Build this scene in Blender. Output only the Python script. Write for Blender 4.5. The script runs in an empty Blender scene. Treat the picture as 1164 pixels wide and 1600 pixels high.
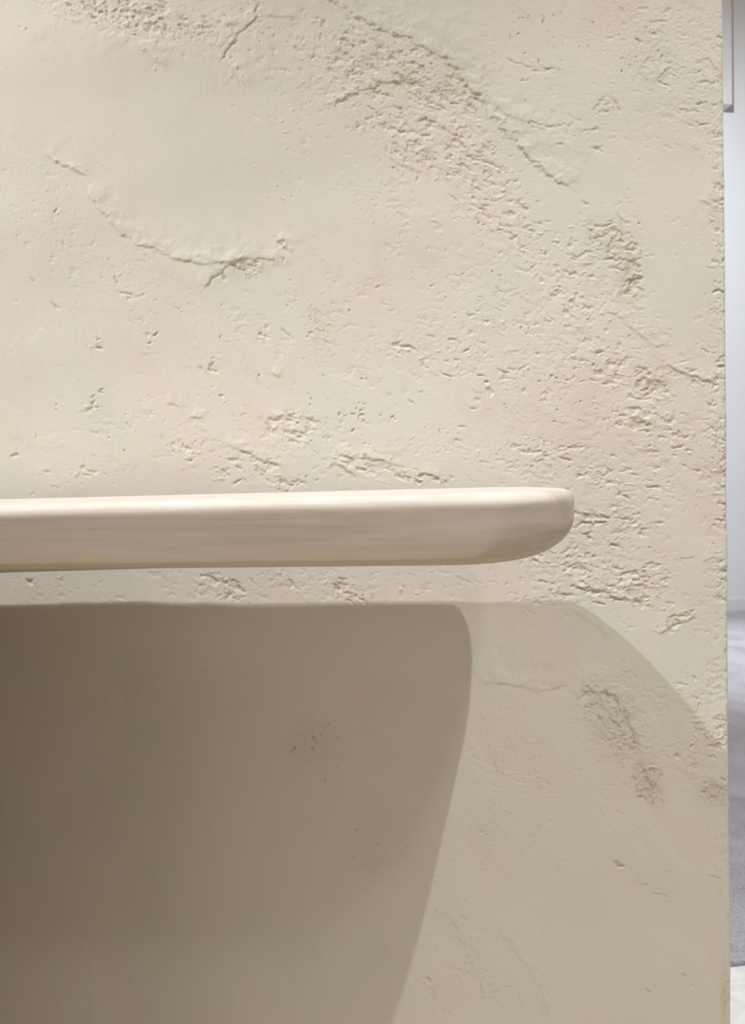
import bpy, math
import numpy as np
from mathutils import Matrix, Vector

# ------------------------------------------------------------------ camera
CAM_Z = 1.0427
FPX, DIST = 1189.0, 0.80                 # focal length in pixels of the 1164x1600 frame, distance to the plaster
YAW, ROLL, YH = -0.13913, -0.00777, 740.0
sc = bpy.context.scene
cam_R = np.array([math.cos(YAW), math.sin(YAW), 0.0])
cam_F = np.array([-math.sin(YAW), math.cos(YAW), 0.0])
cam_U = np.array([0.0, 0.0, 1.0])
cam_R, cam_U = (math.cos(ROLL) * cam_R + math.sin(ROLL) * cam_U,
                -math.sin(ROLL) * cam_R + math.cos(ROLL) * cam_U)
cam_P = np.array([0.0, -DIST, CAM_Z])
cd = bpy.data.cameras.new('camera')
cam = bpy.data.objects.new('camera', cd)
sc.collection.objects.link(cam)
M = Matrix.Identity(4)
for i in range(3):
    M[i][0], M[i][1], M[i][2], M[i][3] = cam_R[i], cam_U[i], -cam_F[i], cam_P[i]
cam.matrix_world = M
cd.sensor_width = 36.0
cd.sensor_fit = 'AUTO'
cd.lens = FPX / 1600.0 * 36.0
cd.shift_y = -(800.0 - YH) / 1600.0
cd.clip_start = 0.02
cd.dof.use_dof = True
cd.dof.focus_distance = 0.76
cd.dof.aperture_fstop = 14.0
sc.camera = cam

# ------------------------------------------------------------------ world, lamps, exposure
sc.view_settings.view_transform = 'Standard'
sc.view_settings.look = 'None'
sc.view_settings.exposure = 0.0
sc.view_settings.gamma = 1.0
sc.view_settings.use_curve_mapping = False

w = bpy.data.worlds.new('world')
sc.world = w
w.use_nodes = True
w.node_tree.nodes['Background'].inputs[0].default_value = (1.0, 0.83, 0.67, 1)
w.node_tree.nodes['Background'].inputs[1].default_value = 0.29

SHELF_Z = 1.0286
LAMP_Z = 2.9866


def spot(name, loc, aim, power, radius, col, cone=110):
    d = bpy.data.lights.new(name, 'SPOT')
    d.energy, d.shadow_soft_size, d.color = power, radius, col
    d.spot_size, d.spot_blend = math.radians(cone), 1.0
    o = bpy.data.objects.new(name, d)
    sc.collection.objects.link(o)
    o.location = loc
    o.rotation_euler = (Vector(aim) - Vector(loc)).to_track_quat('-Z', 'Y').to_euler()


LAMP = (0.95, 1.0, 1.01)
spot('ceiling_spot_key', (0.760, -0.80, LAMP_Z), (0.50, -0.20, 0.28), 152, 0.011, LAMP, 52)
spot('ceiling_spot_side', (-1.336, -0.80, LAMP_Z), (-0.16, -0.12, 0.35), 290, 0.011, LAMP, 60)
spot('ceiling_spot_front', (0.84, -1.25, LAMP_Z), (0.2, -0.2, 0.5), 34, 0.07, LAMP, 60)
# added soft fill from the left, stands for no known source
d = bpy.data.lights.new('left_soft_fill', 'AREA')
d.shape, d.size, d.size_y, d.energy, d.color = 'RECTANGLE', 1.8, 1.8, 24, (1.0, 0.93, 0.83)
o = bpy.data.objects.new('left_soft_fill', d)
sc.collection.objects.link(o)
o.location = (-2.3, -2.6, 1.4)
o.rotation_euler = (Vector((0.1, 0, 1.0)) - o.location).to_track_quat('-Z', 'Y').to_euler()
spot('far_room_wall_washer', (1.0, 1.2, 3.7), (3.2, 4.4, 1.9), 730, 0.10, (0.89, 0.95, 1.0), 85)
spot('near_floor_fill', (1.5, 0.9, 4.2), (1.4, 1.1, 0.0), 370, 0.05, (0.95, 0.97, 1.0), 56)  # added unseen lamp that brightens the white floor
spot('far_room_downlight', (2.55, 3.1, 4.4), (2.55, 3.1, 0.0), 1050, 0.05, (0.95, 0.97, 1.0), 34)


# ------------------------------------------------------------------ helpers
def link(name, me, mat=None, parent=None):
    o = bpy.data.objects.new(name, me)
    sc.collection.objects.link(o)
    if mat:
        me.materials.append(mat)
    if parent:
        o.parent = parent
    return o


def tag(o, label=None, cat=None, kind=None):
    if label:
        o['label'] = label
    if cat:
        o['category'] = cat
    if kind:
        o['kind'] = kind
    return o


def box(name, lo, hi, mat, parent=None, bevel=0.0, seg=3):
    x0, y0, z0 = lo
    x1, y1, z1 = hi
    v = [(x0, y0, z0), (x1, y0, z0), (x1, y1, z0), (x0, y1, z0),
         (x0, y0, z1), (x1, y0, z1), (x1, y1, z1), (x0, y1, z1)]
    f = [(3, 2, 1, 0), (4, 5, 6, 7), (0, 1, 5, 4), (1, 2, 6, 5), (2, 3, 7, 6), (3, 0, 4, 7)]
    me = bpy.data.meshes.new(name)
    me.from_pydata(v, [], f)
    o = link(name, me, mat, parent)
    if bevel:
        b = o.modifiers.new('bevel', 'BEVEL')
        b.width, b.segments = bevel, seg
    return o


def mat(name, rough=0.8, spec=0.3):
    m = bpy.data.materials.new(name)
    m.use_nodes = True
    nt = m.node_tree
    p = nt.nodes['Principled BSDF']
    p.inputs['Roughness'].default_value = rough
    p.inputs['Specular IOR Level'].default_value = spec
    return m, nt, p


def node(nt, typ, **kw):
    n = nt.nodes.new(typ)
    for k, v in kw.items():
        if k in n.inputs:
            n.inputs[k].default_value = v
        else:
            setattr(n, k, v)
    return n


def ramp(nt, fac, stops):
    r = nt.nodes.new('ShaderNodeValToRGB')
    e = r.color_ramp.elements
    while len(e) < len(stops):
        e.new(0.5)
    for el, (p, c) in zip(e, stops):
        el.position = p
        el.color = (*c, 1) if len(c) == 3 else c
    nt.links.new(fac, r.inputs[0])
    return r.outputs[0]


def mix(nt, fac, a, b, mode='MIX'):
    n = nt.nodes.new('ShaderNodeMix')
    n.data_type, n.blend_type = 'RGBA', mode
    for s, v in ((0, fac), (6, a), (7, b)):
        if isinstance(v, (int, float)):
            n.inputs[s].default_value = v
        elif isinstance(v, tuple):
            n.inputs[s].default_value = (*v, 1)
        else:
            nt.links.new(v, n.inputs[s])
    return n.outputs[2]


def coords(nt, scale=(1, 1, 1), rot=(0, 0, 0)):
    t = nt.nodes.new('ShaderNodeTexCoord')
    m = nt.nodes.new('ShaderNodeMapping')
    m.inputs['Scale'].default_value = scale
    m.inputs['Rotation'].default_value = rot
    nt.links.new(t.outputs['Object'], m.inputs['Vector'])
    return m.outputs[0]


def noise(nt, vec, scale, detail=4, rough=0.55, dist=0.0):
    n = node(nt, 'ShaderNodeTexNoise')
    n.inputs['Scale'].default_value = scale
    n.inputs['Detail'].default_value = detail
    n.inputs['Roughness'].default_value = rough
    n.inputs['Distortion'].default_value = dist
    nt.links.new(vec, n.inputs['Vector'])
    return n.outputs['Fac']


def bump(nt, p, h, strength, dist):
    b = node(nt, 'ShaderNodeBump', Strength=strength, Distance=dist)
    nt.links.new(h, b.inputs['Height'])
    nt.links.new(b.outputs[0], p.inputs['Normal'])


# ------------------------------------------------------------------ materials
PHI, TAU = -0.0145, 0.014
XE, Y0, Y1, RB, RF, TH = 0.2710, 0.0461, 0.2320, 0.0449, 0.095, 0.0600
def plaster_material():
    m, nt, p = mat('trowelled_plaster', 0.66, 0.32)
    at = lambda n: node(nt, 'ShaderNodeAttribute', attribute_name=n)
    tone, stain = at('tone').outputs['Fac'], at('stain').outputs['Fac']
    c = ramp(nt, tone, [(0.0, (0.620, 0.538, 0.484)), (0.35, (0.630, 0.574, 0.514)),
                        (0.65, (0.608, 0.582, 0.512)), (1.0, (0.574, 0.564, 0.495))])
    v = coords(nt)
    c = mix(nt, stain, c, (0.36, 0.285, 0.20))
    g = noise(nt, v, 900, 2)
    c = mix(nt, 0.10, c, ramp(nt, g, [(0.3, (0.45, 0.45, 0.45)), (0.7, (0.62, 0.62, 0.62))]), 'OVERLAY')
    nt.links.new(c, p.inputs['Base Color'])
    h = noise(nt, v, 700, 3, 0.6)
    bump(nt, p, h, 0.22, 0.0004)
    return m


def wood_material():
    m, nt, p = mat('whitewashed_wood', 0.62, 0.4)
    v = coords(nt, (1.6, 14, 22))
    n1 = noise(nt, v, 2.2, 5, 0.6, 0.6)
    c = ramp(nt, n1, [(0.25, (0.441, 0.368, 0.323)), (0.5, (0.551, 0.488, 0.441)), (0.75, (0.634, 0.578, 0.541))])
    v2 = coords(nt, (3.0, 30, 70))
    n2 = noise(nt, v2, 2.0, 5, 0.65, 1.5)
    c = mix(nt, 0.22, c, ramp(nt, n2, [(0.35, (0.421, 0.316, 0.243)), (0.6, (0.621, 0.57, 0.531))]))
    # a browner band running along the lower edge, its border wobbled by noise
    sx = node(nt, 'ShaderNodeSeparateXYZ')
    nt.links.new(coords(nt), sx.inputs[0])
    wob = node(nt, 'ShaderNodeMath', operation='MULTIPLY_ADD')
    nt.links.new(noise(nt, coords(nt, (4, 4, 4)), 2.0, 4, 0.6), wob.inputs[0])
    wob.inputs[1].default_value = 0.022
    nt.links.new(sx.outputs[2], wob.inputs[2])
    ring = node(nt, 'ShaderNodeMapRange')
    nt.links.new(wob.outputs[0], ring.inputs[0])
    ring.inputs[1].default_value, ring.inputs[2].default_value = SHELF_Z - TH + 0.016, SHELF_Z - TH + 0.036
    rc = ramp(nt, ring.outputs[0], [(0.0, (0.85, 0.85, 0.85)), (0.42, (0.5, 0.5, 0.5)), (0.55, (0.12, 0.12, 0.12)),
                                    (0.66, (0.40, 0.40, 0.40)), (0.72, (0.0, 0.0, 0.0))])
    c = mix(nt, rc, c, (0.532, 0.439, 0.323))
    v3 = coords(nt, (5, 8, 10))
    n3 = noise(nt, v3, 1.6, 3)
    c = mix(nt, ramp(nt, n3, [(0.52, (0, 0, 0)), (0.75, (0.35, 0.35, 0.35))]), c, (0.482, 0.376, 0.26))
    nt.links.new(c, p.inputs['Base Color'])
    bump(nt, p, n2, 0.08, 0.0005)
    return m


def dark_wood_material():
    m, nt, p = mat('dark_brown_wood', 0.6, 0.3)
    n = noise(nt, coords(nt, (30, 30, 2)), 2.0, 4, 0.6, 0.5)
    nt.links.new(ramp(nt, n, [(0.3, (0.06, 0.026, 0.008)), (0.7, (0.09, 0.04, 0.014))]), p.inputs['Base Color'])
    return m


def white_paint(name, col, rough=0.6):
    m, nt, p = mat(name, rough, 0.3)
    v = coords(nt)
    n = noise(nt, v, 3.0, 3)
    c = ramp(nt, n, [(0.3, tuple(x * 0.97 for x in col)), (0.7, col)])
    nt.links.new(c, p.inputs['Base Color'])
    return m


def carpet_material():
    m, nt, p = mat('grey_carpet', 0.95, 0.1)
    p.inputs['Sheen Weight'].default_value = 1.0
    p.inputs['Sheen Roughness'].default_value = 0.35
    v = coords(nt, (1, 1, 1))
    n1 = noise(nt, v, 4.5, 6, 0.7, 0.8)
    c = ramp(nt, n1, [(0.32, (0.31, 0.305, 0.345)), (0.5, (0.43, 0.425, 0.47)), (0.68, (0.50, 0.495, 0.53))])
    n2 = noise(nt, v, 160, 3, 0.7)
    c = mix(nt, 0.5, c, ramp(nt, n2, [(0.35, (0.25, 0.25, 0.27)), (0.65, (0.75, 0.75, 0.78))]), 'OVERLAY')
    nt.links.new(c, p.inputs['Base Color'])
    bump(nt, p, n2, 0.6, 0.006)
    return m


def floor_material():
    m, nt, p = mat('white_floor', 0.45, 0.4)
    v = coords(nt)
    n1 = noise(nt, v, 22, 5, 0.65, 1.0)
    c = ramp(nt, n1, [(0.3, (0.66, 0.66, 0.64)), (0.6, (0.82, 0.82, 0.80))])
    nt.links.new(c, p.inputs['Base Color'])
    return m


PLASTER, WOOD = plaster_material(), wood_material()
WHITE = white_paint('white_wall_paint', (0.78, 0.79, 0.81))
TRIM = white_paint('white_trim_paint', (0.74, 0.75, 0.77), 0.5)
BEIGE = white_paint('beige_floor', (0.74, 0.65, 0.55), 0.6)
DARKWOOD = dark_wood_material()
CARPET, FLOOR = carpet_material(), floor_material()


# ------------------------------------------------------------------ plaster wall: relief in real geometry
def hsh(ix, iy, seed):
    h = (ix.astype(np.int64) * 374761393 + iy.astype(np.int64) * 668265263 + seed * 1442695041) & 0xFFFFFFFF
    h = ((h ^ (h >> 13)) * 1274126177) & 0xFFFFFFFF
    h = ((h ^ (h >> 15)) * 2246822519) & 0xFFFFFFFF
    return (h ^ (h >> 16)) & 0xFFFF


ANG = np.arange(256) / 256.0 * 2 * math.pi
GX, GY = np.cos(ANG).astype(np.float32), np.sin(ANG).astype(np.float32)


def perlin(x, y, seed):
    ix, iy = np.floor(x), np.floor(y)
    fx, fy = (x - ix).astype(np.float32), (y - iy).astype(np.float32)
    ix, iy = ix.astype(np.int64), iy.astype(np.int64)
    u, v = fx * fx * fx * (fx * (fx * 6 - 15) + 10), fy * fy * fy * (fy * (fy * 6 - 15) + 10)

    def g(dx, dy):
        k = hsh(ix + dx, iy + dy, seed) & 255
        return GX[k] * (fx - dx) + GY[k] * (fy - dy)
    a = g(0, 0) * (1 - u) + g(1, 0) * u
    b = g(0, 1) * (1 - u) + g(1, 1) * u
    return (a * (1 - v) + b * v) * 1.45


def fbm(x, y, seed, octv=4, gain=0.5):
    s, a, t = 0, 1.0, 0
    for o in range(octv):
        s = s + a * perlin(x * 2 ** o, y * 2 ** o, seed + 17 * o)
        t += a
        a *= gain
    return s / t * 1.35


def sst(a, b, x):
    t = np.clip((x - a) / (b - a), 0, 1)
    return t * t * (3 - 2 * t)


def rot(U, V, deg):
    c, s = math.cos(math.radians(deg)), math.sin(math.radians(deg))
    return U * c + V * s, -U * s + V * c


def blobs(U, V, lst, power=1.5):
    out = np.zeros_like(U)
    for cx, cy, rx, ry, ang, st in lst:
        a, b = rot(U - cx, V - cy, ang)
        q = (a / rx) ** 2 + (b / ry) ** 2
        out = np.maximum(out, st * np.exp(-0.9 * q ** power))
    return out


def ledge(U, V, pts, amp, fall, jag=3.0, seed=0, groove=0.0, taper=25.0, soft=0.9, flatamp=False):
    """a torn edge along a line: plaster to the left of the walking direction stands proud"""
    pts = np.array(pts, float)
    m = 4 * fall + 30
    sel = np.where((U > pts[:, 0].min() - m) & (U < pts[:, 0].max() + m) &
                   (V > pts[:, 1].min() - m) & (V < pts[:, 1].max() + m))
    u, v = U[sel], V[sel]
    u = u + jag * fbm(u / 14, v / 14, 900 + seed, 3)
    v = v + jag * fbm(u / 14, v / 14, 950 + seed, 3)
    best = np.full(u.shape, 1e9)
    sgn = np.zeros(u.shape)
    par = np.zeros(u.shape)
    acc = 0.0
    for i in range(len(pts) - 1):
        p, d = pts[i], pts[i + 1] - pts[i]
        L = math.hypot(*d)
        t = np.clip(((u - p[0]) * d[0] + (v - p[1]) * d[1]) / L ** 2, 0, 1)
        ex, ey = u - p[0] - t * d[0], v - p[1] - t * d[1]
        dd = np.hypot(ex, ey)
        k = dd < best
        best[k] = dd[k]
        sgn[k] = np.sign(d[1] * (u - p[0]) - d[0] * (v - p[1]))[k]
        par[k] = (acc + t * L)[k]
        acc += L
    taper = min(taper, 0.35 * acc)
    s = sgn * best
    tp = sst(0, taper, par) * sst(0, taper, acc - par)
    if not flatamp:
        amp = 0.8 * amp * np.clip(0.8 + 1.0 * fbm(u / 26, v / 26, 77 + seed, 3), 0.25, 1.5)
    groove = groove * np.clip(0.6 + 1.3 * fbm(u / 18, v / 18, 79 + seed, 2), 0, 1.5)
    hi = 1 / (1 + np.exp(-np.clip(s / soft, -30, 30))) * np.exp(-np.maximum(s, 0) / fall)
    gr = np.exp(-((s + 1.2) / 1.6) ** 2)
    out = np.zeros_like(U)
    out[sel] = tp * (amp * hi - groove * gr)
    lo = np.zeros_like(U)
    lo[sel] = tp * np.exp(-((s + 1.0) / 2.2) ** 2)
    return out, lo


def plaster_relief(U, V, edge):
    """height (pixels of the photo), tone 0..1, stain 0..1 for points of the wall"""
    f = lambda *a, **k: fbm(*a, **k)
    wu = U + 7 * f(U / 34, V / 34, 1, octv=3) + 2.0 * f(U / 7, V / 7, 3, octv=2)
    wv = V + 7 * f(U / 34, V / 34, 2, octv=3) + 2.0 * f(U / 7, V / 7, 4, octv=2)
    # where the surface is torn open
    torn = blobs(wu, wv, [
        (215, 22, 150, 34, 14, .95), (390, 30, 70, 60, 30, .55), (370, 110, 30, 40, 0, .45),
        (560, 95, 130, 75, 25, .85), (650, 120, 120, 55, 38, .95), (720, 150, 60, 40, 45, 1.0),
        (640, 215, 130, 60, 35, .75), (740, 250, 110, 60, 45, .8), (790, 330, 110, 60, 30, .75),
        (870, 400, 120, 60, 10, .65), (960, 385, 60, 45, 30, .95), (985, 440, 25, 40, 0, .95),
        (470, 210, 70, 30, 50, .5), (450, 280, 60, 40, 40, .4), (600, 340, 70, 40, 20, .45),
        (235, 95, 26, 20, 40, .6), (100, 255, 50, 14, 25, .5),
        (385, 421, 62, 18, -14, 1.0), (440, 383, 14, 10, 30, .9),
        (210, 440, 90, 40, 30, .42), (60, 300, 60, 50, 20, .35),
        (150, 632, 22, 18, -10, .8), (150, 535, 16, 20, 60, .7), (235, 530, 14, 26, 20, .65),
        (325, 573, 26, 16, 25, .7), (290, 702, 34, 20, 35, .85), (345, 740, 22, 18, 0, .85),
        (290, 640, 40, 14, 25, .6), (130, 730, 60, 26, 10, .55), (60, 690, 50, 30, 0, .4),
        (460, 672, 58, 30, 20, 1.0), (400, 725, 60, 22, 15, .9), (440, 750, 50, 14, 10, .9),
        (500, 510, 26, 46, -25, .75), (410, 525, 24, 14, 0, .7),
        (560, 725, 60, 18, 18, .95), (650, 745, 60, 14, 8, .95), (700, 690, 70, 30, 10, .62),
        (640, 545, 60, 30, 25, .6), (730, 560, 70, 40, 15, .62), (760, 490, 70, 40, -10, .6),
        (820, 600, 120, 60, 5, .55), (860, 710, 120, 40, 5, .62), (900, 480, 90, 60, 10, .66),
        (940, 560, 70, 50, 20, .75), (1010, 600, 70, 34, 15, .95), (1000, 655, 80, 26, 10, .95),
        (1050, 690, 60, 40, 10, .7), (1090, 590, 60, 30, 20, .7), (960, 740, 100, 40, 8, .72),
        (1125, 300, 22, 320, 0, .72), (1125, 700, 28, 180, 0, .85), (1128, 900, 20, 60, 0, .8),
        (1060, 130, 60, 60, 0, .6), (1090, 170, 60, 40, 0, .62), (945, 166, 22, 20, 0, .72),
        (830, 108, 60, 20, 10, .62), (880, 190, 70, 18, 8, .6), (900, 225, 70, 24, 10, .62),
        (1010, 40, 80, 60, 0, .66), (940, 820, 110, 34, 3, .8), (900, 880, 80, 30, 10, .92),
        (1000, 905, 70, 30, 5, .9), (960, 930, 110, 18, 10, .85), (860, 935, 60, 20, 0, .7),
        (1060, 970, 40, 16, -22, .95), (1075, 1080, 50, 30, 0, .6), (1110, 1150, 40, 40, 20, .85),
        (930, 1100, 50, 34, 30, .9), (975, 1150, 36, 60, -20, .95), (1010, 1220, 26, 50, -20, .95),
        (1115, 1235, 34, 26, 0, .9), (1080, 1180, 60, 40, 20, .6),
        (350, 915, 60, 24, 20, .85), (540, 925, 60, 26, 15, .8), (440, 905, 60, 20, 20, .6),
        (60, 905, 50, 20, 0, .6), (640, 920, 80, 20, 0, .45),
        (965, 1350, 14, 6, 10, .9), (1036, 1394, 22, 8, 15, .9), (1115, 1369, 14, 5, 10, .8),
        (1000, 1380, 14, 5, 0, .6), (1065, 1522, 12, 8, 30, .7), (1080, 1540, 16, 8, -40, .6),
        (820, 1250, 80, 110, 10, .34), (720, 1440, 30, 60, -30, .45), (690, 1560, 40, 70, -30, .5),
        (1135, 1560, 18, 60, 0, .7), (870, 1560, 30, 40, 0, .35)])
    plate_hi = ledge(U, V, LEDGES[0][0], 1.0, 85, 9, seed=0, taper=10, flatamp=True)[0]
    torn = torn * (1 - .9 * sst(.25, .6, plate_hi))
    # broad smooth trowel plates press the relief flat
    flat = blobs(U, V, [
        (250, 250, 190, 130, 25, 1.0), (740, 60, 130, 70, 35, .9), (900, 130, 60, 40, 0, .3),
        (330, 340, 90, 60, 20, .9), (510, 260, 60, 60, 30, .6), (1070, 440, 70, 70, 0, .8),
        (1080, 300, 70, 50, 0, .5), (150, 800, 60, 60, 0, .3), (1050, 850, 60, 60, 0, .5),
        (930, 1450, 200, 90, 0, .9), (1030, 1030, 50, 40, 40, .6), (850, 1010, 90, 50, 0, .8),
        (120, 480, 150, 30, 20, .4), (70, 130, 90, 70, 0, .8)], 2.0)
    flat = np.maximum(flat, .95 * sst(.35, .75, plate_hi))
    steep = blobs(U, V, [(975, 1150, 90, 120, -20, 1.0), (1000, 1230, 60, 90, 0, 1.0), (380, 60, 60, 80, 0, .8),
                         (490, 510, 50, 70, 0, .8), (700, 1500, 150, 200, 0, 1.0)], 2.0)
    mid = np.clip(1.15 - (U - 620) / 260, 0, 1) * (1 - steep)
    low = 1 - np.maximum(mid, steep)
    n1 = 0
    for ang, wt, sd in ((4, low, 11), (28, mid, 15), (62, steep, 19)):
        a, b = rot(wu, wv, ang)
        n1 = n1 + wt * f(a / 24, b / 10.5, sd, octv=4, gain=0.58)
    n1 = n1 / np.sqrt(low ** 2 + mid ** 2 + steep ** 2)
    cov = np.clip(torn * (1 - 0.55 * flat * (torn < .5)) + 0.14 * f(U / 60, V / 60, 12, octv=3), 0, 1)
    thr = 0.86 - 0.88 * cov
    m = sst(thr - .05, thr + .05, n1)
    deep = sst(thr, thr + .5, n1)
    n2 = f(wu / 9, wv / 5.5, 13, octv=3, gain=0.55)
    h = -m * (0.85 + 0.8 * deep + 0.55 * n2)
    wide = np.clip(blobs(U, V, [(640, 170, 260, 170, 38, .8), (900, 480, 300, 170, 10, .75), (930, 800, 220, 170, 0, .75),
                                (240, 20, 210, 60, 14, .8), (980, 1150, 110, 140, -20, .8), (1080, 120, 110, 150, 0, .7),
                                (420, 700, 330, 70, 8, .62), (180, 400, 220, 120, 25, .42), (1120, 800, 40, 700, 0, .7),
                                (850, 190, 140, 70, 0, .6), (440, 915, 400, 34, 0, .6), (800, 1230, 120, 150, 0, .5),
                                (700, 1480, 120, 130, 0, .55), (1090, 1150, 80, 110, 0, .7), (560, 520, 260, 120, 0, .5)])
                   + .75 * f(U / 50, V / 40, 81, octv=3) - .12, 0, 1) * (1 - .7 * flat)
    a4, b4 = rot(wu, wv, 16)
    n4 = f(a4 / 17, b4 / 8, 82, octv=4, gain=.6)
    m2 = sst(-.10, .14, n4 - (.62 - .72 * wide))
    h -= 0.45 * m2 * (1 + .6 * n2)
    # crumbs and small raised flakes round the torn spots
    a2, b2 = rot(wu, wv, 18)
    n3 = f(a2 / 13, b2 / 5.5, 14, octv=3)
    cr = sst(.30, .48, n3 - .55 * (1 - np.clip(torn * 1.25, 0, 1)))
    h += 0.9 * cr
    # pits
    pit = blobs(U, V, [
        (540, 650, 70, 60, 0, .9), (560, 690, 90, 30, 0, .8), (610, 660, 40, 40, 0, .6),
        (840, 60, 80, 60, 0, .85), (900, 30, 60, 40, 0, .7), (1000, 100, 60, 40, 0, .7),
        (880, 585, 60, 40, 0, .9), (900, 650, 90, 60, 0, .6), (840, 510, 60, 40, 0, .6),
        (480, 580, 50, 30, 0, .5), (860, 680, 70, 40, 0, .6), (440, 480, 140, 60, 0, .35),
        (20, 15, 60, 30, 0, .4), (730, 420, 80, 60, 0, .45), (850, 210, 90, 60, 0, .4),
        (1010, 870, 80, 80, 0, .35), (490, 1165, 55, 60, 0, .7), (600, 1330, 70, 70, -30, .6),
        (1000, 300, 90, 90, 0, .3), (640, 900, 90, 30, 0, .35), (270, 600, 260, 160, 0, .22)])
    pn = perlin(U / 5.6 + .5 * f(U / 8, V / 8, 21, octv=2), V / 4.4 + .5 * f(U / 8, V / 8, 23, octv=2), 22)
    pn = pn + .45 * f(U / 26, V / 20, 24, octv=2)
    pm = sst(.98 - .42 * pit, 1.10 - .42 * pit, pn * (pit > .03))
    h -= 1.8 * pm
    # dragged trowel strokes, low and broad
    a3, b3 = rot(U + 40 * f(U / 160, V / 160, 36, octv=2), V + 40 * f(U / 160, V / 160, 37, octv=2), 55)
    st = f(a3 / 330, b3 / 120, 31, octv=3)
    plate = sst(-.05, .05, st + .07 * f(U / 12, V / 12, 33, octv=3))
    h += (0.30 * plate + 0.5 * st) * (1 - .6 * flat)
    h += 2.0 * f(U / 240, V / 200, 35, octv=2)
    # sandy skin
    sand = 0.26 + 0.4 * np.clip(torn, 0, 1) + blobs(U, V, [(1020, 70, 130, 100, 0, .8), (700, 600, 300, 160, 0, .15), (120, 400, 120, 140, 0, .2), (945, 166, 26, 24, 0, .8),
                                                          (820, 1230, 90, 120, 10, .4), (1090, 160, 60, 60, 0, .4)])
    h += sand * 0.40 * f(U / 4.2, V / 3.6, 41, octv=2) * (1 - .75 * flat)
    lows = np.zeros_like(U)
    for k, (pts, amp, fall, gr, jag) in enumerate(LEDGES):
        d, lo = ledge(U, V, pts, amp, fall, jag, seed=k * 3, groove=gr)
        h += d
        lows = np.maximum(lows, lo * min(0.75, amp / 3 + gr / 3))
    # the broken arris at the wall's end
    e = edge - U
    rag = 4.5 + 3.5 * f(V / 16, V * 0 + 3.3, 51, octv=4) + 5 * sst(.1, .5, f(V / 22, V * 0 + 8.1, 52, octv=2))
    h -= 3.2 * np.clip(1 - e / np.maximum(rag, 1.5), 0, 1) ** 1.7
    # colour of the mix: grey-green finish coat over a pinker base coat
    tone = 0.46 + 0.34 * f(U / 150, V / 140, 61, octv=4) + 0.22 * (plate - .5) + 0.10 * f(a3 / 90, b3 / 24, 62, octv=3)
    tone += blobs(U, V, [(330, 260, 120, 120, 0, .30), (1080, 440, 90, 80, 0, .4),
                         (950, 190, 160, 90, 0, .22), (880, 1480, 220, 120, 0, .25), (150, 660, 130, 80, 0, .18),
                         (500, 1500, 160, 110, 0, .25), (1080, 1060, 70, 90, 0, .2), (130, 1250, 130, 160, 0, .12)])
    tone -= blobs(U, V, [(610, 420, 120, 70, 0, .22), (930, 640, 200, 170, 0, .25), (80, 90, 120, 90, 0, .2),
                         (960, 20, 120, 40, 0, .3), (330, 640, 120, 120, 0, .15), (820, 1120, 70, 140, 0, .28),
                         (620, 1130, 140, 80, 0, .25), (640, 1570, 90, 60, 0, .25), (1030, 860, 110, 70, 0, .2),
                         (1010, 230, 90, 30, 0, .25), (760, 340, 60, 60, 0, .2), (520, 920, 70, 30, 0, .25)])
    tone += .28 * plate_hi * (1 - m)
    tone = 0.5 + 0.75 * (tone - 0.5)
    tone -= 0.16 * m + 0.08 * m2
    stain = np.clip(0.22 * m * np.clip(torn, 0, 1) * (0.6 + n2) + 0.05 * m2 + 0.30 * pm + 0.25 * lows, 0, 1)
    br = blobs(wu, wv, [(960, 375, 45, 30, 30, .30), (985, 435, 16, 36, 0, .4), (1025, 600, 22, 14, 0, .45),
                        (1010, 85, 40, 40, 0, .16), (720, 110, 60, 34, 45, .20), (620, 110, 80, 40, 20, .14),
                        (960, 1140, 36, 50, -20, .22), (1015, 1225, 20, 40, -20, .38), (1120, 1240, 30, 18, 0, .42),
                        (390, 420, 50, 14, -14, .25), (500, 505, 16, 34, -20, .15), (945, 164, 18, 18, 0, .18),
                        (490, 1165, 45, 40, 0, .18), (600, 1320, 60, 60, 0, .12), (1133, 1560, 8, 50, 0, .3),
                        (910, 520, 16, 10, 0, .2), (230, 30, 120, 26, 14, .08)])
    spk = sst(-.15, .45, f(U / 6, V / 6, 71, octv=3))
    stain = np.clip(stain + 1.3 * br * (0.35 + 0.65 * spk), 0, .8)
    return h, np.clip(tone, 0, 1), stain


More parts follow.
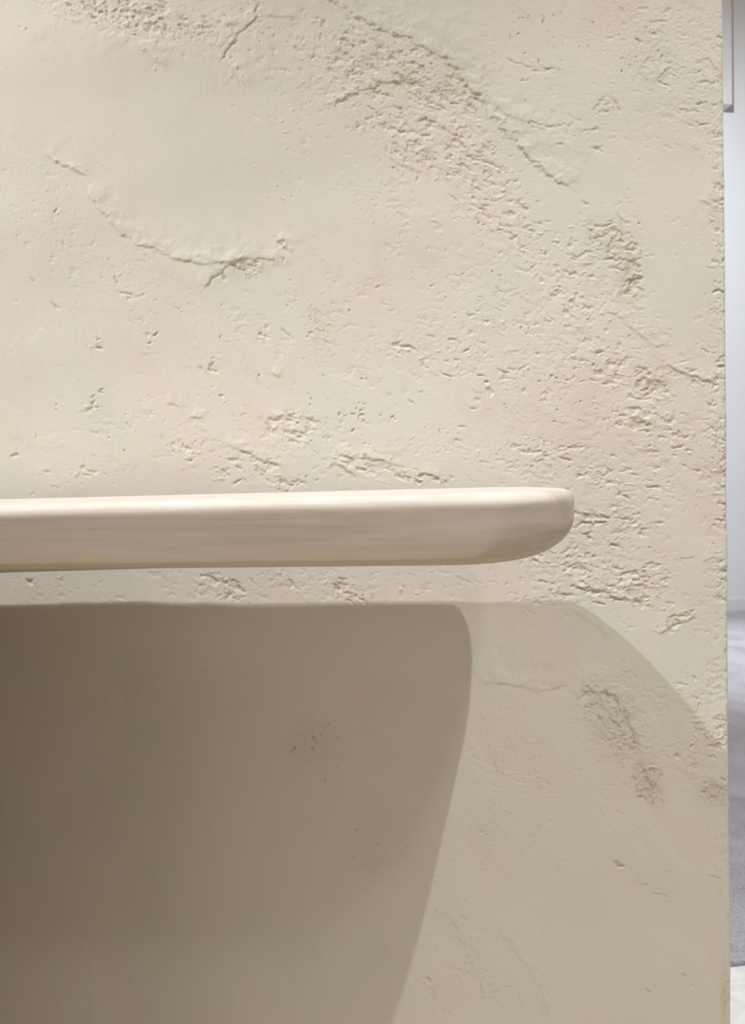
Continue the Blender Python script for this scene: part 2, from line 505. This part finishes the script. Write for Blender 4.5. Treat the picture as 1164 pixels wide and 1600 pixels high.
# torn edges seen in the plaster; plaster on the left of the walking direction is proud
# (points, height px, fall-off px, groove px, jaggedness)
LEDGES = [
    ([(500, -10), (560, 28), (602, 48), (640, 62), (680, 84), (712, 108), (742, 148), (770, 186), (800, 220), (830, 250), (862, 280), (905, 300)], 2.5, 50, 0.9, 9),
    ([(405, -5), (396, 30), (376, 48), (364, 66), (352, 82), (340, 100)][::-1], 2.2, 30, 1.2, 6),
    ([(352, 98), (366, 112), (376, 130), (380, 145)], 1.6, 20, .8, 4),
    ([(326, 22), (340, 34), (356, 40), (378, 38)], 1.8, 18, .7, 4),
    ([(85, 2), (100, 25), (140, 35), (170, 50), (200, 54), (240, 66), (275, 72)][::-1], 1.2, 22, .5, 8),
    ([(62, 238), (84, 250), (108, 262), (130, 273), (146, 276)], 1.9, 14, .8, 4),
    ([(132, 285), (142, 308), (158, 330), (174, 346), (190, 366), (210, 380), (240, 388), (270, 404), (310, 412), (350, 412), (392, 400)], 1.9, 24, .6, 4),
    ([(312, 458), (330, 436), (350, 420), (372, 406), (400, 402), (428, 406), (434, 425)], 2.6, 20, 1.2, 4),
    ([(430, 375), (440, 378), (450, 392), (456, 398)], 2.6, 14, 1.2, 2),
    ([(214, 80), (228, 78), (240, 92), (252, 104), (256, 116)], 1.7, 12, .7, 2),
    ([(500, 170), (530, 158), (560, 145), (600, 130), (640, 126), (670, 130)], 2.0, 20, .8, 8),
    ([(640, 190), (665, 186), (690, 196), (712, 208), (730, 235), (745, 258)], 1.8, 22, .7, 6),
    ([(600, 235), (615, 252), (640, 262), (664, 272)], 1.7, 18, .7, 4),
    ([(620, 212), (645, 220), (664, 232), (680, 250), (700, 280), (712, 300)], 1.6, 18, .6, 5),
    ([(555, 100), (575, 90), (592, 88)], 2.0, 12, 1.0, 4),
    ([(405, 22), (430, 26), (455, 26), (475, 30)], 1.5, 14, .6, 4),
    ([(760, 155), (790, 180), (820, 190), (848, 205), (852, 225)], 1.2, 16, .4, 4),
    ([(1012, 140), (1030, 120), (1046, 104), (1052, 90)], 1.2, 24, .3, 2),
    ([(1080, 96), (1110, 92), (1122, 110), (1130, 140)], 1.4, 14, .7, 4),
    ([(1085, 310), (1105, 318), (1120, 328), (1132, 330)], 1.7, 22, .7, 3),
    ([(940, 480), (970, 495), (990, 515), (1015, 536), (1048, 546)], 1.4, 22, .5, 6),
    ([(1015, 572), (1045, 572), (1075, 585), (1105, 596), (1134, 606)], 1.9, 22, .7, 4),
    ([(960, 645), (985, 650), (1010, 660), (1045, 672)], 1.7, 20, .6, 5),
    ([(990, 700), (1015, 706), (1040, 702)], 1.6, 14, .5, 4),
    ([(410, 655), (440, 650), (470, 650), (500, 660), (508, 678)], 2.0, 16, .8, 5),
    ([(505, 732), (525, 724), (545, 735), (560, 752)], 2.2, 16, 1.0, 4),
    ([(520, 708), (545, 714), (575, 716), (605, 722), (635, 732)], 2.0, 18, .8, 4),
    ([(640, 742), (665, 740), (690, 748), (705, 755)], 2.0, 12, .8, 4),
    ([(345, 692), (380, 705), (415, 722), (450, 732)], 1.8, 18, .5, 4),
    ([(255, 628), (270, 632), (286, 640)], 1.8, 12, .8, 2),
    ([(295, 650), (310, 654), (325, 656)], 1.8, 12, .8, 2),
    ([(420, 580), (430, 586), (440, 592)], 1.8, 14, .6, 2),
    ([(890, 905), (905, 918), (925, 922), (940, 924), (965, 932), (1000, 940), (1025, 952)], 2.4, 22, .9, 5),
    ([(955, 920), (985, 916), (1010, 912), (1020, 925)], 2.0, 14, .8, 4),
    ([(1014, 985), (1030, 990), (1050, 978), (1070, 968), (1085, 972)], 2.2, 14, .9, 3),
    ([(745, 1064), (775, 1068), (805, 1072), (845, 1080), (872, 1074), (895, 1070)], 1.3, 60, .5, 3),
    ([(890, 1071), (905, 1090), (920, 1078), (945, 1086), (962, 1085), (968, 1105), (985, 1128), (995, 1160), (1002, 1190)], 2.4, 26, 1.0, 6),
    ([(880, 945), (905, 962), (940, 985), (965, 1010)], 0.8, 40, .0, 3),
    ([(1108, 1120), (1125, 1118), (1142, 1120)], 1.6, 14, .2, 3),
    ([(1090, 880), (1110, 872), (1140, 876)], 1.2, 14, .4, 4),
    ([(700, 1430), (725, 1470), (735, 1500), (760, 1570)], 0.9, 50, .0, 8),
    ([(770, 1440), (800, 1480), (840, 1530), (860, 1600)], 0.9, 60, .0, 8),
    ([(540, 1390), (570, 1430), (600, 1480), (625, 1530)], 0.8, 60, .0, 8),
    ([(300, 902), (312, 915), (308, 930)], 1.4, 12, .5, 3),
    ([(190, 1075), (205, 1085), (225, 1068)], 0.9, 18, .3, 3),
    ([(295, 1060), (312, 1048), (345, 1040)], 0.9, 18, .3, 3),
    ([(210, 1160), (232, 1152), (256, 1142)], 0.9, 18, .3, 3),
]

# short dashes the trowel left
STROKES = [
    [(118, 645), (135, 640), (150, 636), (165, 634)], [(151, 609), (165, 613)], [(140, 621), (150, 618)], [(150, 528), (159, 530)],
    [(150, 540), (163, 546)], [(238, 524), (247, 517)], [(230, 536), (237, 533)], [(222, 546), (229, 556)],
    [(330, 557), (346, 562)], [(308, 570), (326, 584)], [(325, 577), (341, 578)], [(343, 615), (353, 620)],
    [(140, 672), (157, 677)], [(14, 712), (31, 710)], [(143, 709), (153, 713)], [(63, 735), (80, 737)],
    [(128, 738), (140, 743), (151, 740)], [(362, 757), (372, 750), (383, 745)], [(330, 729), (344, 732)],
    [(625, 537), (645, 543), (657, 549)], [(663, 524), (683, 527)], [(718, 552), (736, 543)], [(698, 530), (716, 531)],
    [(665, 578), (689, 590)], [(685, 577), (713, 592)], [(742, 584), (761, 587)], [(752, 597), (768, 596)],
    [(735, 608), (758, 614)], [(605, 611), (615, 619)], [(635, 622), (653, 634)], [(652, 612), (664, 613)],
    [(714, 664), (731, 668)], [(704, 682), (723, 690)], [(731, 636), (745, 637)], [(760, 636), (772, 636)],
    [(742, 722), (768, 720)], [(585, 451), (601, 437)], [(435, 508), (462, 532)], [(855, 465), (870, 457), (881, 458)],
    [(848, 498), (863, 502)], [(780, 552), (806, 548), (830, 544)], [(775, 575), (799, 582)],
    [(982, 460), (985, 442), (990, 428), (1004, 425)], [(985, 480), (1011, 484)], [(1060, 645), (1081, 648)],
    [(1085, 675), (1111, 670)], [(1110, 680), (1135, 688)], [(1045, 700), (1076, 695)], [(1060, 722), (1085, 735), (1101, 740)],
    [(1115, 700), (1138, 708)], [(1120, 735), (1139, 733)], [(870, 712), (896, 720)], [(845, 712), (859, 712)],
    [(985, 740), (1001, 742)], [(1000, 757), (1041, 763)], [(965, 770), (986, 778)], [(1010, 775), (1033, 784)],
    [(925, 750), (941, 756)], [(1115, 570), (1138, 573)], [(1120, 590), (1138, 592)], [(900, 815), (930, 816), (961, 812)],
    [(1010, 818), (1046, 814)], [(945, 850), (981, 855)], [(912, 832), (926, 843)], [(1060, 872), (1086, 872)],
    [(995, 882), (1015, 880), (1046, 882)], [(970, 895), (995, 892), (1001, 900)], [(880, 885), (905, 880), (913, 888)],
    [(955, 1348), (979, 1352)], [(1000, 1380), (1015, 1382)], [(1018, 1394), (1036, 1396), (1047, 1402)],
    [(1108, 1368), (1127, 1371)], [(1038, 1361), (1048, 1362)], [(1062, 1518), (1073, 1526)], [(1005, 1540), (1018, 1551)],
    [(1070, 1545), (1085, 1537)], [(785, 88), (820, 102), (846, 106)], [(835, 105), (870, 108), (901, 115)],
    [(810, 125), (830, 124)], [(820, 190), (860, 198), (891, 192)], [(900, 205), (935, 200), (946, 205)], [(865, 222), (881, 228)],
    [(915, 232), (930, 228), (946, 240)], [(922, 178), (935, 160), (951, 145)], [(951, 145), (964, 163), (971, 178)],
    [(1120, 55), (1132, 62)], [(1075, 165), (1100, 160), (1125, 166)], [(1060, 190), (1090, 196), (1120, 190)],
    [(1085, 130), (1105, 126), (1122, 134)], [(990, 60), (1004, 66)], [(880, 870), (900, 866)], [(830, 872), (846, 880)],
    [(840, 905), (860, 912)], [(870, 920), (889, 932)], [(920, 940), (948, 944)], [(330, 898), (345, 912)],
    [(365, 905), (381, 925)], [(392, 902), (404, 918)], [(515, 912), (536, 922)], [(535, 920), (560, 936)], [(40, 905), (58, 915)],
    [(80, 760), (95, 762)], [(180, 450), (210, 462), (232, 460)], [(178, 430), (188, 445)], [(75, 468), (100, 484)],
    [(45, 432), (58, 440)], [(905, 310), (925, 322)], [(960, 330), (975, 345), (990, 352)], [(905, 352), (925, 352)],
    [(1100, 415), (1120, 420)], [(1110, 460), (1125, 450), (1138, 462)], [(700, 300), (720, 318)], [(735, 318), (762, 330)],
    [(758, 348), (775, 366)], [(670, 345), (690, 350)], [(545, 170), (560, 160)],
]
LEDGES += [(p, 0.7, 3, 1.9, 3.0) for p in STROKES]


def wall_px(X, Z):
    """photo pixel of a point of the wall plane, used only to place its relief"""
    dx, dz = X - cam_P[0], Z - cam_P[2]
    dep = dx * cam_F[0] + DIST * cam_F[1] + dz * cam_F[2]
    r = dx * cam_R[0] + DIST * cam_R[1] + dz * cam_R[2]
    u = dx * cam_U[0] + DIST * cam_U[1] + dz * cam_U[2]
    return 582 + FPX * r / dep, YH - FPX * u / dep


WALL_X1 = 0.5189
WALL_T = 0.16


def plaster_wall():
    xs = np.concatenate([np.linspace(-1.9, -0.36, 70)[:-1], np.linspace(-0.36, -0.27, 60)[:-1],
                         np.linspace(-0.27, 0.48, 760)[:-1], np.linspace(0.48, WALL_X1, 62)])
    zs = np.concatenate([np.linspace(0.0, 0.36, 25)[:-1], np.linspace(0.36, 0.44, 40)[:-1],
                         np.linspace(0.44, 1.57, 1060)[:-1], np.linspace(1.57, 1.66, 40)[:-1],
                         np.linspace(1.66, 2.75, 60)])
    nx, nz = len(xs), len(zs)
    X, Z = np.meshgrid(xs, zs)
    U, V = wall_px(X, Z)
    E, _ = wall_px(np.full_like(Z, WALL_X1), Z)
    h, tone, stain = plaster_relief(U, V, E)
    Y = -h / 1486.0
    n = nx * nz
    front = np.stack([X, Y, Z], -1).reshape(-1, 3)
    idx = np.arange(n).reshape(nz, nx)
    q = np.stack([idx[:-1, :-1], idx[:-1, 1:], idx[1:, 1:], idx[1:, :-1]], -1).reshape(-1, 4)
    ring = np.concatenate([idx[0, :-1], idx[:-1, -1], idx[-1, :0:-1], idx[:0:-1, 0]])
    back = front[ring].copy()
    back[:, 1] = WALL_T
    rb = np.arange(len(ring)) + n
    r2, rb2 = np.roll(ring, -1), np.roll(rb, -1)
    side = np.stack([r2, ring, rb, rb2], -1)
    c0 = n + len(ring)
    cor = np.array([[xs[0], WALL_T, zs[0]], [xs[-1], WALL_T, zs[0]], [xs[-1], WALL_T, zs[-1]], [xs[0], WALL_T, zs[-1]]])
    q = np.concatenate([q, side, [[c0 + 3, c0 + 2, c0 + 1, c0]]]).astype(np.int32)
    vs = np.concatenate([front, back, cor]).astype(np.float32)
    me = bpy.data.meshes.new('wall_front')
    me.vertices.add(len(vs))
    me.vertices.foreach_set('co', vs.ravel())
    me.loops.add(q.size)
    me.loops.foreach_set('vertex_index', q.ravel())
    me.polygons.add(len(q))
    me.polygons.foreach_set('loop_start', np.arange(0, q.size, 4, dtype=np.int32))
    me.polygons.foreach_set('use_smooth', np.concatenate([np.ones(len(q) - 1 - len(side), bool), np.zeros(len(side) + 1, bool)]))
    me.update(calc_edges=True)
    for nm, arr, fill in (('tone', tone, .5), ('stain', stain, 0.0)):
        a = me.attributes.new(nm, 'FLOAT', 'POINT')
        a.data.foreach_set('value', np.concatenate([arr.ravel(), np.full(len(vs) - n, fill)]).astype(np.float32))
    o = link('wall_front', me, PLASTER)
    return tag(o, 'cream trowelled plaster partition wall with torn rough patches', None, 'structure')


plaster_wall()

# ------------------------------------------------------------------ rest of the room
tag(box('floor', (-4.5, 0.08, -0.05), (8.0, 4.9, 0.0), FLOOR), 'white floor behind the plaster wall', None, 'structure')
tag(box('floor', (-4.5, -4.0, -0.05), (8.0, 0.08, 0.0), BEIGE), 'beige floor in front of the plaster wall', None, 'structure')
FAR = 4.40
tag(box('wall_back', (-4.5, FAR, 0.0), (8.0, FAR + 0.1, 4.8), WHITE), 'plain white wall far behind the plaster wall', None, 'structure')
tag(box('baseboard_back', (-4.5, FAR - 0.02, 0.0), (8.0, FAR, 0.10), TRIM, bevel=0.004), 'white baseboard along the far wall', None, 'structure')
tag(box('carpet', (-2.0, 0.68, 0.0), (6.5, FAR - 0.03, 0.012), CARPET, bevel=0.004),
    'mottled grey carpet on the white floor beyond the plaster wall', 'carpet')
tag(box('wall_cabinet', (2.7, FAR - 0.12, 3.69), (3.36, FAR, 4.6), TRIM, bevel=0.006),
    'white box mounted high on the far white wall', 'cabinet')


# ------------------------------------------------------------------ the rounded wooden ledge
XL = -1.75


def plan(ix, iy, n=24):
    """outline of the slab, drawn in by ix at its ends and by iy along front and back"""
    x0, x1, y0, y1 = XL + ix, XE - ix, Y0 + iy, Y1 - iy
    pts = []
    for cx, cy, r, a0 in ((x1, y0, RB, -90), (x1, y1, RF, 0), (x0, y1, RF, 90), (x0, y0, RB, 180)):
        rx, ry = max(r - 0.3 * ix, 0.004), max(r - iy, 0.004)
        sx, sy = (-1 if cx == x1 else 1), (1 if cy == y0 else -1)
        for k in range(n + 1):
            a = math.radians(a0 + 90 * k / n)
            pts.append((cx + sx * rx + rx * math.cos(a), cy + sy * ry + ry * math.sin(a)))
    m = n + 1
    out = []
    for c in range(4):                                      # stations along the straight sides
        out += pts[c * m:(c + 1) * m]
        a, b = pts[(c + 1) * m - 1], pts[(c + 1) * m % len(pts)]
        out += [(a[0] + (b[0] - a[0]) * k / 30, a[1] + (b[1] - a[1]) * k / 30) for k in range(1, 30)]
    return out


def ledge_world(x, y, z):
    dx = x - XE
    y += 0.0227 * max(dx, -0.8) * (y - Y0) / (Y1 - Y0)      # the slab widens towards its free end
    z *= 1 + 0.40 * max(dx, -0.55)                        # and thickens
    return (XE + dx * math.cos(PHI), -(y - dx * math.sin(PHI)), SHELF_Z + z + TAU * dx)


def console():
    root = bpy.data.objects.new('console_table', None)
    sc.collection.objects.link(root)
    root.location = (-0.7, -0.12, 0)
    tag(root, 'pale whitewashed wooden console ledge with rounded end in front of the plaster wall', 'console table')
    off = np.array(root.location)
    prof = []
    rt, bx, by, bh = 0.0105, 0.058, 0.0095, 0.036
    for k in range(9):
        a = math.pi / 2 * k / 8
        prof.append((rt - rt * math.sin(a), rt - rt * math.sin(a), -rt + rt * math.cos(a)))
    for k in range(1, 25):                                   # undercut front, end rounded away underneath
        d = rt + (TH - rt) * math.sin(math.pi / 2 * k / 24)
        e = max(0.0, (d - (TH - bh)) / bh)
        r = max(0.0, (d - (TH - 0.006)) / 0.006)
        prof.append((bx * (1 - math.sqrt(max(0.0, 1 - e * e))), by * (d - rt) / (TH - rt) + 0.004 * (1 - math.sqrt(max(0.0, 1 - r * r))), -d))
    rings = [[ledge_world(x, y, z) for x, y in plan(ix, iy)] for ix, iy, z in prof]
    n = len(rings[0])
    v = [tuple(np.array(p) - off) for r in rings for p in r]
    f = [tuple(range(n))[::-1], tuple(range((len(rings) - 1) * n, len(rings) * n))]
    for k in range(len(rings) - 1):
        for i in range(n):
            j = (i + 1) % n
            f.append((k * n + i, k * n + j, (k + 1) * n + j, (k + 1) * n + i))
    me = bpy.data.meshes.new('top')
    me.from_pydata(v, [], f)
    me.update()
    import bmesh
    bm = bmesh.new()
    bm.from_mesh(me)
    bmesh.ops.recalc_face_normals(bm, faces=bm.faces)
    bm.to_mesh(me)
    bm.free()
    me.polygons.foreach_set('use_smooth', [len(p.vertices) == 4 for p in me.polygons])
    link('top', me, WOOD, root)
    for x in (-1.55, -0.545):  # unseen supports, added deep and dark to darken the lower left wall
        zt = ledge_world(x + 0.1, Y0, -TH)[2] - 0.001
        box('shading_pedestal', tuple(np.array((x, -0.36, 0.0)) - off), tuple(np.array((x + 0.26, -0.03, zt)) - off), DARKWOOD, root, 0.004)


console()
